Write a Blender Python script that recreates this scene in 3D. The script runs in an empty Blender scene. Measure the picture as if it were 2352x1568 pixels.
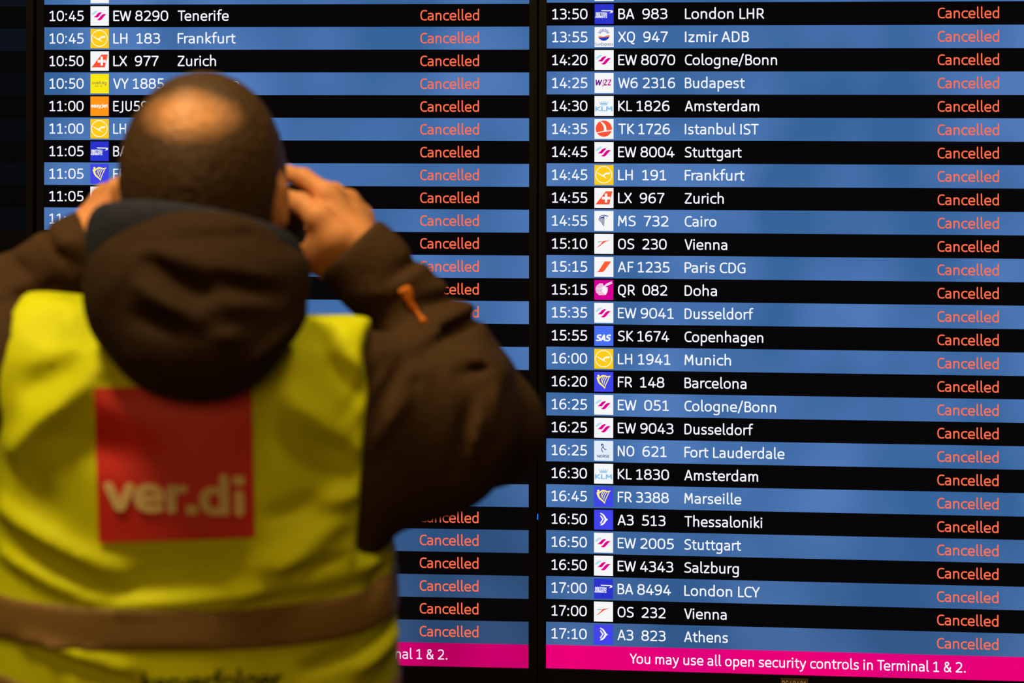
import bpy, math, random
import numpy as np
from mathutils import Vector, Matrix

random.seed(4)
SC = bpy.context.scene
COL = SC.collection

# ------------------------------------------------------------------ camera, world, lamps, exposure
F_PX = 4573.0            # 70 mm lens on a 36 mm sensor, 2352 px wide
CX, CY = 1176.0, 220.0   # the optical axis meets the frame high up (shifted lens, level camera)
CAM_Z = 1.74
cam_data = bpy.data.cameras.new('camera')
cam = bpy.data.objects.new('camera', cam_data)
COL.objects.link(cam)
cam.location = (0, 0, CAM_Z)
cam.rotation_euler = (math.pi / 2, 0, 0)
cam_data.sensor_width = 36.0
cam_data.lens = F_PX / 2352 * 36.0
cam_data.shift_y = -(784 - CY) / 2352
cam_data.clip_start = 0.05
cam_data.dof.use_dof = True
cam_data.dof.focus_distance = 3.82
cam_data.dof.aperture_fstop = 4.6
SC.camera = cam

SC.view_settings.view_transform = 'Standard'
SC.view_settings.look = 'None'
SC.view_settings.exposure = 0.0
SC.view_settings.gamma = 1.0
SC.view_settings.use_curve_mapping = False

world = bpy.data.worlds.new('hall_dark')
SC.world = world
world.use_nodes = True
bg = world.node_tree.nodes['Background']
bg.inputs[0].default_value = (1.0, 0.66, 0.34, 1)
bg.inputs[1].default_value = 0.035


def area_lamp(name, loc, target, size, power, color, size_y=None):
    d = bpy.data.lights.new(name, 'AREA')
    d.energy = power
    d.color = color
    d.size = size
    if size_y:
        d.shape = 'RECTANGLE'
        d.size_y = size_y
    o = bpy.data.objects.new(name, d)
    COL.objects.link(o)
    o.location = loc
    v = Vector(target) - Vector(loc)
    o.rotation_euler = v.to_track_quat('-Z', 'Y').to_euler()
    return o


area_lamp('ceiling_lamp', (-0.92, 1.52, 3.6), (-0.34, 1.95, 1.5), 0.5, 50, (1.0, 0.80, 0.42))
area_lamp('ceiling_lamp', (0.5, 1.7, 3.6), (-0.3, 1.95, 1.5), 0.5, 16, (1.0, 0.76, 0.38))
area_lamp('fill_light', (-0.6, -2.6, 2.8), (-0.3, 1.9, 1.3), 2.2, 33, (1.0, 0.62, 0.22))  # added fill behind the camera, standing in for warm ambient bounce


# ------------------------------------------------------------------ helpers
def lin(c):
    c = c / 255.0
    return c / 12.92 if c <= 0.04045 else ((c + 0.055) / 1.055) ** 2.4


def rgb(r, g, b):
    return (lin(r), lin(g), lin(b), 1.0)


def px(x, y, Y):
    """a point at depth Y seen at x, y of the 2352 x 1568 frame"""
    return np.array([(x - CX) / F_PX * Y, Y, CAM_Z - (y - CY) / F_PX * Y])


MATS = {}


def emit(name, c, s=1.0):
    if name in MATS:
        return MATS[name]
    m = bpy.data.materials.new(name)
    m.use_nodes = True
    nt = m.node_tree
    nt.nodes.clear()
    e = nt.nodes.new('ShaderNodeEmission')
    e.inputs[0].default_value = rgb(*c)
    e.inputs[1].default_value = s
    o = nt.nodes.new('ShaderNodeOutputMaterial')
    nt.links.new(e.outputs[0], o.inputs[0])
    MATS[name] = m
    return m


def emit_uneven(name, c1, c2, s=1.0):
    """a lit LCD area whose colour wanders slightly, as panels do"""
    if name in MATS:
        return MATS[name]
    m = emit(name, c1, s)
    nt = m.node_tree
    e = [n for n in nt.nodes if n.type == 'EMISSION'][0]
    tc = nt.nodes.new('ShaderNodeNewGeometry')
    mp = nt.nodes.new('ShaderNodeMapping')
    mp.inputs['Scale'].default_value = (1.0, 1.0, 0.55)
    nz = nt.nodes.new('ShaderNodeTexNoise')
    nz.inputs['Scale'].default_value = 5.0
    nz.inputs['Detail'].default_value = 1.0
    ramp = nt.nodes.new('ShaderNodeValToRGB')
    ramp.color_ramp.elements[0].position = 0.36
    ramp.color_ramp.elements[1].position = 0.64
    ramp.color_ramp.elements[0].color = rgb(*c1)
    ramp.color_ramp.elements[1].color = rgb(*c2)
    nt.links.new(tc.outputs['Position'], mp.inputs['Vector'])
    nt.links.new(mp.outputs[0], nz.inputs['Vector'])
    nt.links.new(nz.outputs['Fac'], ramp.inputs[0])
    nt.links.new(ramp.outputs[0], e.inputs[0])
    return m


def pbr(name, c, rough=0.6, spec=0.3, noise=0.0, nscale=60.0, bump=0.0, bscale=300.0, metallic=0.0, sheen=0.0):
    if name in MATS:
        return MATS[name]
    m = bpy.data.materials.new(name)
    m.use_nodes = True
    nt = m.node_tree
    b = nt.nodes['Principled BSDF']
    b.inputs['Base Color'].default_value = rgb(*c)
    b.inputs['Roughness'].default_value = rough
    b.inputs['Specular IOR Level'].default_value = spec
    b.inputs['Metallic'].default_value = metallic
    if sheen:
        b.inputs['Sheen Weight'].default_value = sheen
    tc = nt.nodes.new('ShaderNodeTexCoord')
    if noise:
        n = nt.nodes.new('ShaderNodeTexNoise')
        n.inputs['Scale'].default_value = nscale
        n.inputs['Detail'].default_value = 4
        mix = nt.nodes.new('ShaderNodeMixRGB')
        mix.blend_type = 'MULTIPLY'
        mix.inputs[0].default_value = noise
        mix.inputs[1].default_value = rgb(*c)
        nt.links.new(tc.outputs['Object'], n.inputs['Vector'])
        nt.links.new(n.outputs['Fac'], mix.inputs[2])
        nt.links.new(mix.outputs[0], b.inputs['Base Color'])
    if bump:
        n2 = nt.nodes.new('ShaderNodeTexNoise')
        n2.inputs['Scale'].default_value = bscale
        n2.inputs['Detail'].default_value = 3
        bp = nt.nodes.new('ShaderNodeBump')
        bp.inputs['Strength'].default_value = bump
        bp.inputs['Distance'].default_value = 0.004
        nt.links.new(tc.outputs['Object'], n2.inputs['Vector'])
        nt.links.new(n2.outputs['Fac'], bp.inputs['Height'])
        nt.links.new(bp.outputs[0], b.inputs['Normal'])
    MATS[name] = m
    return m


def link_mesh(name, mesh, parent=None):
    o = bpy.data.objects.new(name, mesh)
    COL.objects.link(o)
    if parent is not None:
        o.parent = parent
    return o


def mesh_from(name, verts, faces, mats, idx=None, smooth=False):
    me = bpy.data.meshes.new(name)
    me.from_pydata([tuple(map(float, v)) for v in verts], [], [tuple(map(int, f)) for f in faces])
    for m in (mats if isinstance(mats, (list, tuple)) else [mats]):
        me.materials.append(m)
    if idx is not None:
        me.polygons.foreach_set('material_index', np.array(idx, dtype=np.int32))
    if smooth:
        me.polygons.foreach_set('use_smooth', np.ones(len(me.polygons), dtype=bool))
    me.update()
    return me


def empty(name, loc=(0, 0, 0), rot=(0, 0, 0), label=None, cat=None, group=None):
    o = bpy.data.objects.new(name, None)
    COL.objects.link(o)
    o.location = loc
    o.rotation_euler = rot
    o.empty_display_size = 0.1
    tag(o, label, cat, group)
    return o


def tag(o, label=None, cat=None, group=None, kind=None):
    if label:
        o['label'] = label
    if cat:
        o['category'] = cat
    if group:
        o['group'] = group
    if kind:
        o['kind'] = kind
    return o


def box_geo(x0, x1, y0, y1, z0, z1, bev=0.0):
    import bmesh
    bm = bmesh.new()
    bmesh.ops.create_cube(bm, size=1.0)
    for v in bm.verts:
        v.co.x = x0 if v.co.x < 0 else x1
        v.co.y = y0 if v.co.y < 0 else y1
        v.co.z = z0 if v.co.z < 0 else z1
    if bev:
        bmesh.ops.bevel(bm, geom=list(bm.edges), offset=bev, segments=3, affect='EDGES', profile=0.5)
    vs = [tuple(v.co) for v in bm.verts]
    bm.verts.index_update()
    fs = [[v.index for v in f.verts] for f in bm.faces]
    bm.free()
    return vs, fs


def box(name, mat, x0, x1, y0, y1, z0, z1, parent=None, bev=0.0):
    v, f = box_geo(x0, x1, y0, y1, z0, z1, bev)
    return link_mesh(name, mesh_from(name, v, f, mat), parent)


# ------------------------------------------------------------------ the setting
black_wall = pbr('black_cladding', (26, 21, 16), 0.6, 0.2, noise=0.3, nscale=8)
tag(box('wall_back', black_wall, -3.6, 3.6, 4.08, 4.2, 0, 3.7), kind='structure')
tag(box('floor', pbr('dark_stone_floor', (60, 54, 48), 0.45, 0.4, noise=0.4, nscale=5), -3.6, 3.6, -3.5, 4.2, -0.1, 0), kind='structure')

# ------------------------------------------------------------------ lettering: a drawn stroke alphabet, capital height 100
G = {
 '0': (76, 'M 37.5 93 C 18 93 10 80 10 50 C 10 20 18 7 37.5 7 C 57 7 65 20 65 50 C 65 80 57 93 37.5 93'),
 '1': (71, 'M 13 80 L 34 92 L 37 92 L 37 7 M 15 7 L 57 7'),
 '2': (75, 'M 13 86 C 20 91 28 93 36 93 C 52 93 60 84 60 70 C 60 56 52 47 40 35 L 13 10 L 13 7 L 63 7'),
 '3': (73, 'M 13 89 C 20 92 26 93 33 93 C 50 93 58 85 58 73 C 58 60 48 53 36 53 L 26 53 M 36 53 C 52 53 61 44 61 30 C 61 14 50 7 33 7 C 25 7 18 8 11 11'),
 '4': (75, 'M 42 93 L 10 30 L 10 27 L 67 27 M 50 54 L 50 7'),
 '5': (74, 'M 58 93 L 20 93 L 18 53 C 24 56 30 56 36 56 C 53 56 62 47 62 32 C 62 15 50 7 33 7 C 25 7 18 8 11 11'),
 '6': (75, 'M 57 91 C 52 93 48 93 44 93 C 20 93 11 70 11 42 C 11 18 20 7 37 7 C 54 7 63 18 63 34 C 63 50 54 58 39 58 C 26 58 16 52 12 42'),
 '7': (70, 'M 10 93 L 61 93 L 61 88 C 45 62 34 36 28 7'),
 '8': (75, 'M 37 53 C 22 53 14 61 14 73 C 14 86 22 93 37 93 C 52 93 60 86 60 73 C 60 61 52 53 37 53 C 20 53 10 44 10 30 C 10 14 20 7 37 7 C 54 7 64 14 64 30 C 64 44 54 53 37 53'),
 '9': (75, 'M 17 9 C 22 7 26 7 30 7 C 54 7 63 30 63 58 C 63 82 54 93 37 93 C 20 93 11 82 11 66 C 11 50 20 42 35 42 C 48 42 58 48 62 58'),
 ':': (36, 'D 16 66 D 16 9'), '.': (32, 'D 16 9'), '/': (50, 'M 8 -6 L 42 103'),
 '&': (80, 'M 70 7 L 26 62 C 14 78 20 93 35 93 C 50 93 54 80 46 70 C 40 62 13 54 12 30 C 11 14 22 7 33 7 C 52 7 64 24 66 46'),
 '!': (30, 'M 16 93 L 16 36 D 16 9'),
 'A': (76, 'M 9 7 L 36 93 L 40 93 L 67 7 M 17 32 L 59 32'),
 'B': (73, 'M 17 7 L 17 93 L 38 93 C 52 93 60 86 60 73 C 60 60 52 53 38 53 L 17 53 M 38 53 C 56 53 64 44 64 30 C 64 14 54 7 38 7 L 17 7'),
 'C': (68, 'M 63 90 C 56 93 50 93 45 93 C 22 93 12 78 12 50 C 12 22 22 7 45 7 C 52 7 58 8 63 10'),
 'D': (81, 'M 17 7 L 17 93 L 34 93 C 58 93 69 78 69 50 C 69 22 58 7 34 7 L 17 7'),
 'E': (67, 'M 59 93 L 17 93 L 17 7 L 60 7 M 17 52 L 54 52'),
 'F': (62, 'M 58 93 L 17 93 L 17 7 M 17 50 L 53 50'),
 'G': (78, 'M 65 89 C 57 93 52 93 47 93 C 22 93 12 78 12 50 C 12 22 22 7 46 7 C 54 7 62 8 67 11 L 67 48 L 48 48'),
 'H': (84, 'M 17 7 L 17 93 M 67 7 L 67 93 M 17 51 L 67 51'),
 'I': (34, 'M 17 7 L 17 93'),
 'J': (50, 'M 34 93 L 34 16 C 34 -2 26 -8 10 -8'),
 'K': (71, 'M 17 7 L 17 93 M 62 93 L 22 50 L 66 7'),
 'L': (61, 'M 17 93 L 17 7 L 56 7'),
 'M': (92, 'M 15 7 L 19 93 L 21 93 L 46 35 L 71 93 L 73 93 L 77 7'),
 'N': (82, 'M 17 7 L 17 93 L 19 93 L 63 7 L 65 7 L 65 93'),
 'O': (82, 'M 41 93 C 20 93 12 79 12 50 C 12 21 20 7 41 7 C 62 7 70 21 70 50 C 70 79 62 93 41 93'),
 'P': (69, 'M 17 7 L 17 93 L 38 93 C 54 93 62 84 62 69 C 62 53 54 44 38 44 L 17 44'),
 'Q': (82, 'M 41 93 C 20 93 12 79 12 50 C 12 21 20 7 41 7 C 62 7 70 21 70 50 C 70 79 62 93 41 93 M 44 7 C 46 -8 54 -13 66 -13'),
 'R': (73, 'M 17 7 L 17 93 L 38 93 C 54 93 62 84 62 69 C 62 53 54 44 38 44 L 17 44 M 40 44 L 66 7'),
 'S': (70, 'M 58 89 C 50 93 44 93 38 93 C 22 93 13 85 13 73 C 13 60 22 56 36 51 C 52 46 60 41 60 28 C 60 14 50 7 33 7 C 24 7 18 8 11 11'),
 'T': (70, 'M 6 93 L 64 93 M 35 93 L 35 7'),
 'U': (82, 'M 17 93 L 17 36 C 17 16 26 7 41 7 C 56 7 65 16 65 36 L 65 93'),
 'V': (72, 'M 8 93 L 34 7 L 38 7 L 64 93'),
 'W': (104, 'M 8 93 L 27 7 L 31 7 L 52 88 L 73 7 L 77 7 L 96 93'),
 'X': (72, 'M 9 93 L 63 7 M 63 93 L 9 7'),
 'Y': (70, 'M 8 93 L 35 45 L 62 93 M 35 45 L 35 7'),
 'Z': (71, 'M 11 93 L 60 93 L 60 88 L 11 12 L 11 7 L 62 7'),
 'a': (68, 'M 14 64 C 20 67 28 67 33 67 C 46 67 53 61 53 48 L 53 7 M 53 40 L 32 40 C 18 40 11 34 11 23 C 11 12 18 7 29 7 C 40 7 50 13 53 22'),
 'b': (72, 'M 16 104 L 16 7 M 16 52 C 20 62 28 67 38 67 C 54 67 61 56 61 37 C 61 18 54 7 38 7 C 28 7 20 12 16 22'),
 'c': (60, 'M 55 64 C 50 67 45 67 40 67 C 20 67 11 56 11 37 C 11 18 20 7 40 7 C 46 7 51 8 55 10'),
 'd': (75, 'M 58 104 L 58 7 M 58 52 C 54 62 46 67 36 67 C 20 67 12 56 12 37 C 12 18 20 7 36 7 C 46 7 54 12 58 22'),
 'e': (70, 'M 13 36 L 60 36 L 60 42 C 60 58 52 67 37 67 C 20 67 11 56 11 37 C 11 17 20 7 38 7 C 46 7 54 8 58 11'),
 'f': (45, 'M 45 103 L 39 103 C 27 103 21 96 21 84 L 21 7 M 8 67 L 40 67'),
 'g': (74, 'M 58 67 L 58 -4 C 58 -20 48 -25 34 -25 C 26 -25 20 -24 15 -22 M 58 52 C 54 62 46 67 36 67 C 20 67 12 56 12 37 C 12 18 20 7 36 7 C 46 7 54 12 58 22'),
 'h': (74, 'M 16 104 L 16 7 M 16 50 C 20 61 28 67 38 67 C 52 67 58 58 58 45 L 58 7'),
 'i': (33, 'M 16 67 L 16 7 D 16 91'),
 'k': (61, 'M 16 104 L 16 7 M 51 67 L 20 38 L 55 7'),
 'l': (35, 'M 16 104 L 16 20 C 16 10 20 7 28 7'),
 'm': (104, 'M 16 67 L 16 7 M 16 50 C 20 61 27 67 35 67 C 47 67 52 58 52 46 L 52 7 M 52 48 C 56 61 63 67 71 67 C 83 67 88 58 88 46 L 88 7'),
 'n': (74, 'M 16 67 L 16 7 M 16 50 C 20 61 28 67 38 67 C 52 67 58 58 58 45 L 58 7'),
 'o': (73, 'M 36.5 67 C 19 67 11 57 11 37 C 11 17 19 7 36.5 7 C 54 7 62 17 62 37 C 62 57 54 67 36.5 67'),
 'p': (72, 'M 16 67 L 16 -26 M 16 52 C 20 62 28 67 38 67 C 54 67 61 56 61 37 C 61 18 54 7 38 7 C 28 7 20 12 16 22'),
 'r': (46, 'M 16 67 L 16 7 M 16 46 C 20 60 28 67 43 67'),
 's': (60, 'M 48 64 C 42 67 36 67 31 67 C 19 67 13 62 13 53 C 13 44 19 41 30 38 C 43 35 49 31 49 21 C 49 11 41 7 29 7 C 22 7 16 8 11 10'),
 't': (48, 'M 21 86 L 21 26 C 21 12 27 7 37 7 L 42 8 M 8 67 L 42 67'),
 'u': (74, 'M 16 67 L 16 29 C 16 14 23 7 34 7 C 45 7 54 13 58 24 M 58 67 L 58 7'),
 'v': (64, 'M 8 67 L 30 7 L 34 7 L 56 67'),
 'x': (60, 'M 10 67 L 50 7 M 50 67 L 10 7'),
 'y': (66, 'M 9 67 L 33 8 M 57 67 L 33 0 C 27 -18 20 -25 9 -25'),
 'z': (61, 'M 11 67 L 49 67 L 49 63 L 11 11 L 11 7 L 51 7'),
 ' ': (30, ''),
}
KERN = {('T', 'e'): -12, ('V', 'i'): -4, ('Y', 'o'): -10, ('L', 'C'): -2, ('P', 'a'): -5, ('F', 'o'): -4, ('F', 'r'): -4, ('r', 't'): -2, ('A', 'F'): 2, ('r', 'a'): -3}


def flatten(path, n=7):
    """strokes (polylines) and dots of one glyph"""
    t = path.split()
    i, cur, out, dots = 0, None, [], []
    while i < len(t):
        c = t[i]
        i += 1
        if c == 'M':
            cur = [(float(t[i]), float(t[i + 1]))]
            out.append(cur)
            i += 2
        elif c == 'L':
            cur.append((float(t[i]), float(t[i + 1])))
            i += 2
        elif c == 'C':
            p0 = cur[-1]
            p1, p2, p3 = [(float(t[i + k]), float(t[i + k + 1])) for k in (0, 2, 4)]
            i += 6
            for k in range(1, n + 1):
                s = k / n
                cur.append(tuple((1 - s) ** 3 * p0[q] + 3 * s * (1 - s) ** 2 * p1[q] + 3 * s * s * (1 - s) * p2[q] + s ** 3 * p3[q] for q in (0, 1)))
        elif c == 'D':
            dots.append((float(t[i]), float(t[i + 1])))
            i += 2
    return out, dots


def ribbon(pts, w, V, Fc, maxlen=None):
    """a flat band of half width w along a polyline, round ends and round sharp corners"""
    p = [np.array(q, float) for q in pts]
    q = [p[0]]
    for a in p[1:]:
        if np.linalg.norm(a - q[-1]) > 1e-6:
            if maxlen:
                k = int(np.linalg.norm(a - q[-1]) // maxlen)
                b = q[-1]
                for j in range(1, k + 1):
                    q.append(b + (a - b) * j / (k + 1))
            q.append(a)
    p = q

    def disc(c):
        b = len(V)
        for k in range(10):
            V.append((c[0] + w * math.cos(k * math.pi / 5), c[1] + w * math.sin(k * math.pi / 5)))
        Fc.append(list(range(b, b + 10)))
    disc(p[0])
    disc(p[-1])
    runs, cur = [], [p[0]]
    for k in range(1, len(p)):
        cur.append(p[k])
        if k < len(p) - 1:
            a, b = p[k] - p[k - 1], p[k + 1] - p[k]
            if np.dot(a, b) / (np.linalg.norm(a) * np.linalg.norm(b)) < 0.8:
                disc(p[k])
                runs.append(cur)
                cur = [p[k]]
    runs.append(cur)
    for r in runs:
        b = len(V)
        for k, c in enumerate(r):
            d = r[min(k + 1, len(r) - 1)] - r[max(k - 1, 0)]
            d = d / np.linalg.norm(d)
            n = np.array([-d[1], d[0]]) * w
            V.append(tuple(c + n))
            V.append(tuple(c - n))
        for k in range(len(r) - 1):
            Fc.append([b + 2 * k, b + 2 * k + 1, b + 2 * k + 3, b + 2 * k + 2])


def text_geo(s, weight=6.15, maxlen=None, track=0.0, slant=0.0):
    """2-D faces of a line of text in capital-height-100 units, and its inked extent"""
    V, Fc, x = [], [], 0.0
    for k, ch in enumerate(s):
        adv, path = G[ch]
        if k:
            x += KERN.get((s[k - 1], ch), 0)
        st, dots = flatten(path)
        for pl in st:
            ribbon([(a + x, b) for a, b in pl], weight, V, Fc, maxlen)
        for a, b in dots:
            r = weight * 1.2
            n = len(V)
            V.extend([(a + x - r, b - r), (a + x + r, b - r), (a + x + r, b + r), (a + x - r, b + r)])
            Fc.append([n, n + 1, n + 2, n + 3])
        x += adv + track
    V = np.array(V)
    if slant:
        V[:, 0] += V[:, 1] * slant
    return V, Fc


def place_text(V, u0, u1, v_base, size, sx=None):
    """scale to the capital height and stretch between u0 and u1; v runs downwards"""
    s = size / 100.0
    x = V[:, 0] - V[:, 0].min()
    k = s if u1 is None else (u1 - u0) / x.max()
    if sx:
        k = s * sx
    return np.stack([u0 + x * k, v_base - V[:, 1] * s], 1)


# ------------------------------------------------------------------ airline emblems (43 x 45 units, y downwards)
def circle(cx, cy, r, n=36):
    return [(cx + r * math.cos(2 * math.pi * k / n), cy + r * math.sin(2 * math.pi * k / n)) for k in range(n)]


def ring_polys(cx, cy, r, w, n=40):
    o = []
    for k in range(n):
        a, b = 2 * math.pi * k / n, 2 * math.pi * (k + 1) / n
        o.append([(cx + (r + q) * math.cos(t), cy + (r + q) * math.sin(t)) for q, t in ((w, a), (w, b), (-w, b), (-w, a))])
    return o


def strip(pts, w):
    V, Fc = [], []
    ribbon(pts, w, V, Fc)
    return [[V[i] for i in f] for f in Fc]


def words(s, x0, x1, base, h, weight=6.15, slant=0.0):
    V, Fc = text_geo(s, weight, slant=slant)
    P = place_text(V, x0, x1, base, h)
    return [[tuple(P[i]) for i in f] for f in Fc]


WHITE, REDO, NAVY, MAG = (246, 247, 248), (252, 84, 52), (22, 40, 128), (226, 0, 142)
SKYB = (140, 196, 232)


def logo_shapes(k):
    """background colour and a list of (colour, polygons)"""
    if k == 'wing_magenta':
        return WHITE, [((178, 220, 242), [[(1.5, 20.5), (4, 17), (8, 13.2), (12, 11.2), (17, 10.8), (16, 13), (12, 16.5), (8, 19.6), (4.5, 20.6)]]),
                       ((214, 224, 234), [[(24, 32), (29, 29), (35, 27.5), (39, 26), (36, 28.6), (30, 30.2)]]),
                       (MAG, [[(7.5, 25.5), (10.6, 23.8), (13, 21.5), (18, 16), (21.6, 14.9), (23, 13.8), (25, 14.6), (28, 14.3), (24, 18.5), (19, 24.5), (15.6, 26.8), (13.6, 25.8), (10.6, 26.2)],
                              [(14.5, 32), (17, 30.6), (20, 28.5), (26, 21), (29, 19.2), (31, 18), (34, 18.6), (38, 18), (33, 23), (27, 30), (24, 32.4), (21.5, 33.4), (18, 32.6)]])]
    if k == 'crane_yellow':
        return (255, 205, 24), [((255, 252, 240), ring_polys(21.2, 22.4, 18.6, 0.85)),
                                ((255, 252, 240), [[(4.5, 17.2), (10, 18), (15, 21.8), (18.6, 22.6), (21, 22.2), (23.6, 18.6), (27, 17.2), (36, 16.8), (34.4, 20.8), (27.6, 21.6), (24, 22.8), (22.6, 25.2), (29.6, 30.8), (21.4, 27.6), (13.4, 23.6), (8.6, 19.4)]])]
    if k == 'cross_tail':
        return WHITE, [(REDO, [[(2.5, 37.5), (26, 7.5), (41, 7.5), (34, 37.5)]]),
                       (WHITE, [[(24, 12.5), (29.4, 12.5), (29.4, 33), (24, 33)], [(17, 20), (36.5, 20), (36.5, 26), (17, 26)]])]
    if k == 'yellow_word':
        return (252, 232, 20), [((96, 96, 70), words('vueling', 3.5, 37.5, 24.4, 7.6, 6)),
                                ((110, 104, 50), [[(11 + 3.1 * q, 27.6), (12.6 + 3.1 * q, 27.6), (12.6 + 3.1 * q, 29.6), (11 + 3.1 * q, 29.6)] for q in (0, 1, 2, 4, 5)]),
                                ((255, 255, 255), [circle(38.8, 16.4, 1.1, 10)])]
    if k == 'orange_word':
        return (255, 150, 26), [((255, 250, 240), words('easyJet', 1.4, 41.6, 25.6, 8.4, 11))]
    if k == 'blue_ribbon':
        return (44, 52, 206), [(WHITE, [[(14.5, 13.8), (38, 14), (41.6, 15.2), (42.2, 17.2), (40.6, 19.6), (33.6, 21.2), (37.6, 17.8), (36.4, 16.6), (16.5, 16.2)]]),
                               (WHITE, words('BRITISH', 2.6, 28.4, 25.2, 6.2, 11)), (WHITE, words('AIRWAYS', 1.2, 28.6, 31.6, 6.0, 11))]
    if k == 'harp':
        Y = (255, 240, 130)
        return (66, 70, 232), [(Y, [circle(9.6, 9.4, 2.7, 16),
                                    [(7.6, 11), (12, 11.6), (14, 9.6), (19, 7), (25, 7.6), (30, 9.4), (38.4, 8.2), (36, 11.6), (30, 12.6), (24, 11.2), (19, 11.4), (14, 14), (11.4, 17)],
                                    [(5.2, 13.4), (8.6, 11.6), (12, 13.4), (11.6, 18.6), (13.6, 24), (18, 28.2), (22.4, 32.6), (24.8, 38.8), (18.4, 33), (11.6, 28), (8, 22.4)]]),
                               (Y, strip([(33.6, 13.2), (29.6, 21.6), (25, 32), (24, 37.4)], 1.0) + strip([(28, 13.2), (24.2, 20.4), (22, 28.6)], 0.9)
                                + strip([(23.6, 13), (19.6, 19.4), (18.4, 25)], 0.9) + strip([(19.4, 13), (16.6, 17.4), (16, 21)], 0.9))]
    if k == 'goose':
        return WHITE, [(REDO, [circle(21.2, 22, 18.6, 40)]),
                       (WHITE, [[(12.4, 5.2), (18, 7.2), (23.6, 11.6), (26.6, 17.4), (27, 22.6), (27.6, 26), (33, 25.6), (40, 24.6), (40.4, 26.4), (30, 28.4), (18, 29.8), (9, 31.6), (3.4, 33.6), (5, 31), (13, 28.8), (19.6, 27.4), (21.8, 25), (21, 18.6), (17.6, 11.8)]])]
    if k == 'sun':
        rays = []
        for q in range(9):
            a = math.radians(200 + q * 17.5)
            rays += strip([(21 + 8 * math.cos(a), 16.6 + 6.5 * math.sin(a)), (21 + 13.4 * math.cos(a), 16.6 + 12.6 * math.sin(a))], 0.65)
        return WHITE, [((52, 70, 168), rays),
                       ((248, 132, 70), [[(7.6, 21.4), (14, 20.6), (20, 22), (27, 19.6), (34.4, 18.2), (34, 22.6), (26, 23.6), (9, 24.4)]]),
                       ((40, 62, 190), [[(9, 24.2), (18, 23.8), (26, 23), (34.2, 22.4), (31, 27.2), (26, 30.4), (21, 31.6), (15, 29.8), (11, 27)]]),
                       ((56, 72, 150), words('SunExpress', 1, 42.4, 42.4, 7.0, 6))]
    if k == 'wizz_word':
        return WHITE, [((112, 24, 150), words('W', 2.2, 17.6, 28, 13, 10, 0.16)), ((222, 0, 132), words('!', 17.8, 21.2, 30.2, 15.5, 10, 0.16)),
                       ((150, 14, 150), words('Z', 20.8, 29.6, 28, 13, 10, 0.16)), ((222, 0, 132), words('Z', 29.6, 38.8, 28, 13, 10, 0.16))]
    if k == 'crown':
        return WHITE, [(SKYB, [[(13, 19.4), (29.4, 19.4), (29.2, 21), (13.2, 21)], [(13, 18.8), (11.4, 14.6), (15, 16.6), (16.4, 14.2), (18.6, 16.6), (21.2, 14), (23.8, 16.6), (26, 14.2), (27.4, 16.6), (31, 14.6), (29.4, 18.8)],
                               circle(21.2, 12, 1.1, 10), circle(16.4, 13.4, 1, 10), circle(26, 13.4, 1, 10), circle(11.6, 13.8, 1, 10), circle(30.8, 13.8, 1, 10)]),
                       (SKYB, words('KLM', 1.8, 41.4, 34.4, 10.5, 10))]
    if k == 'falcon':
        c = (34, 60, 138)
        o = strip([(11.6, 14.4), (16, 10.8), (22, 9.6), (28.4, 10.8), (31, 12)], 0.9)
        for q in range(5):
            o += strip([(22 - q * 1.2, 12.6 + 0.4 * q), (16.4 - q * 1.4 + (4 - q) * 1.4, 17.4 + (4 - q) * 1.1), (10.8 + (4 - q) * 2.6, 21.4 + (4 - q) * 3.2)], 0.75)
        return WHITE, [(c, o), ((170, 184, 214), strip([(23, 12), (28.6, 13.4), (27, 17.4)], 0.5))]
    if k == 'red_arrow':
        return WHITE, [(REDO, [[(4, 31.6), (9.6, 27.6), (15.6, 22), (17.8, 19), (16.6, 18.2), (22, 16), (28, 15.4), (38.6, 13.2), (30, 16.4), (24.6, 18.4), (17, 24), (10, 29.4)]]),
                       ((120, 60, 60), strip([(8, 18.8), (11, 17.8), (16.4, 17.4)], 0.5))]
    if k == 'red_slash':
        return WHITE, [((255, 92, 50), [[(3.4, 34.4), (9, 33), (23.6, 10.2), (38.6, 10.2), (22.4, 32), (19, 34), (13, 34.6)]])]
    if k == 'oryx':
        W = (250, 244, 250)
        o = []
        for q in range(10):
            y = 9 + q * 2.75
            h = math.sqrt(max(0, 14.2 ** 2 - (y - 21.6) ** 2))
            o += strip([(17.6 - h, y), (17.6 + h * (0.25 if q < 3 else 0.9), y)], 0.85)
        o.append([(16, 19), (20, 14.6), (25, 15.6), (30, 20), (29, 27), (26.6, 34.6), (23, 31), (18.6, 28), (15.4, 24)])
        o += strip([(20, 16.4), (28, 9.6), (39.4, 4.2)], 1.0) + strip([(22, 17), (30, 11.6), (40, 7.4)], 1.0)
        return (214, 0, 148), [(W, o), ((150, 30, 100), [[(16.6, 21.6), (18.4, 19.6), (17.8, 23), (15.4, 26.6), (16.6, 23.6)]])]
    if k == 'sas_word':
        return (72, 110, 242), [(WHITE, words('SAS', 3.4, 38.6, 34.4, 14.4, 12, 0.22))]
    if k == 'norse_knot':
        return (226, 236, 250), [((26, 58, 140), strip([(19.4, 9.2), (17, 10.6), (15.6, 9), (17.6, 7.2), (20.4, 8), (20.6, 12), (17.6, 17.6), (17, 21), (20, 25.4)], 0.85)
                                 + strip([(20.6, 13), (22.4, 17.4), (25.6, 19.8), (27.8, 19.4)], 0.8) + words('NORSE', 7.4, 35, 38.2, 6.2, 8))]
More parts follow.
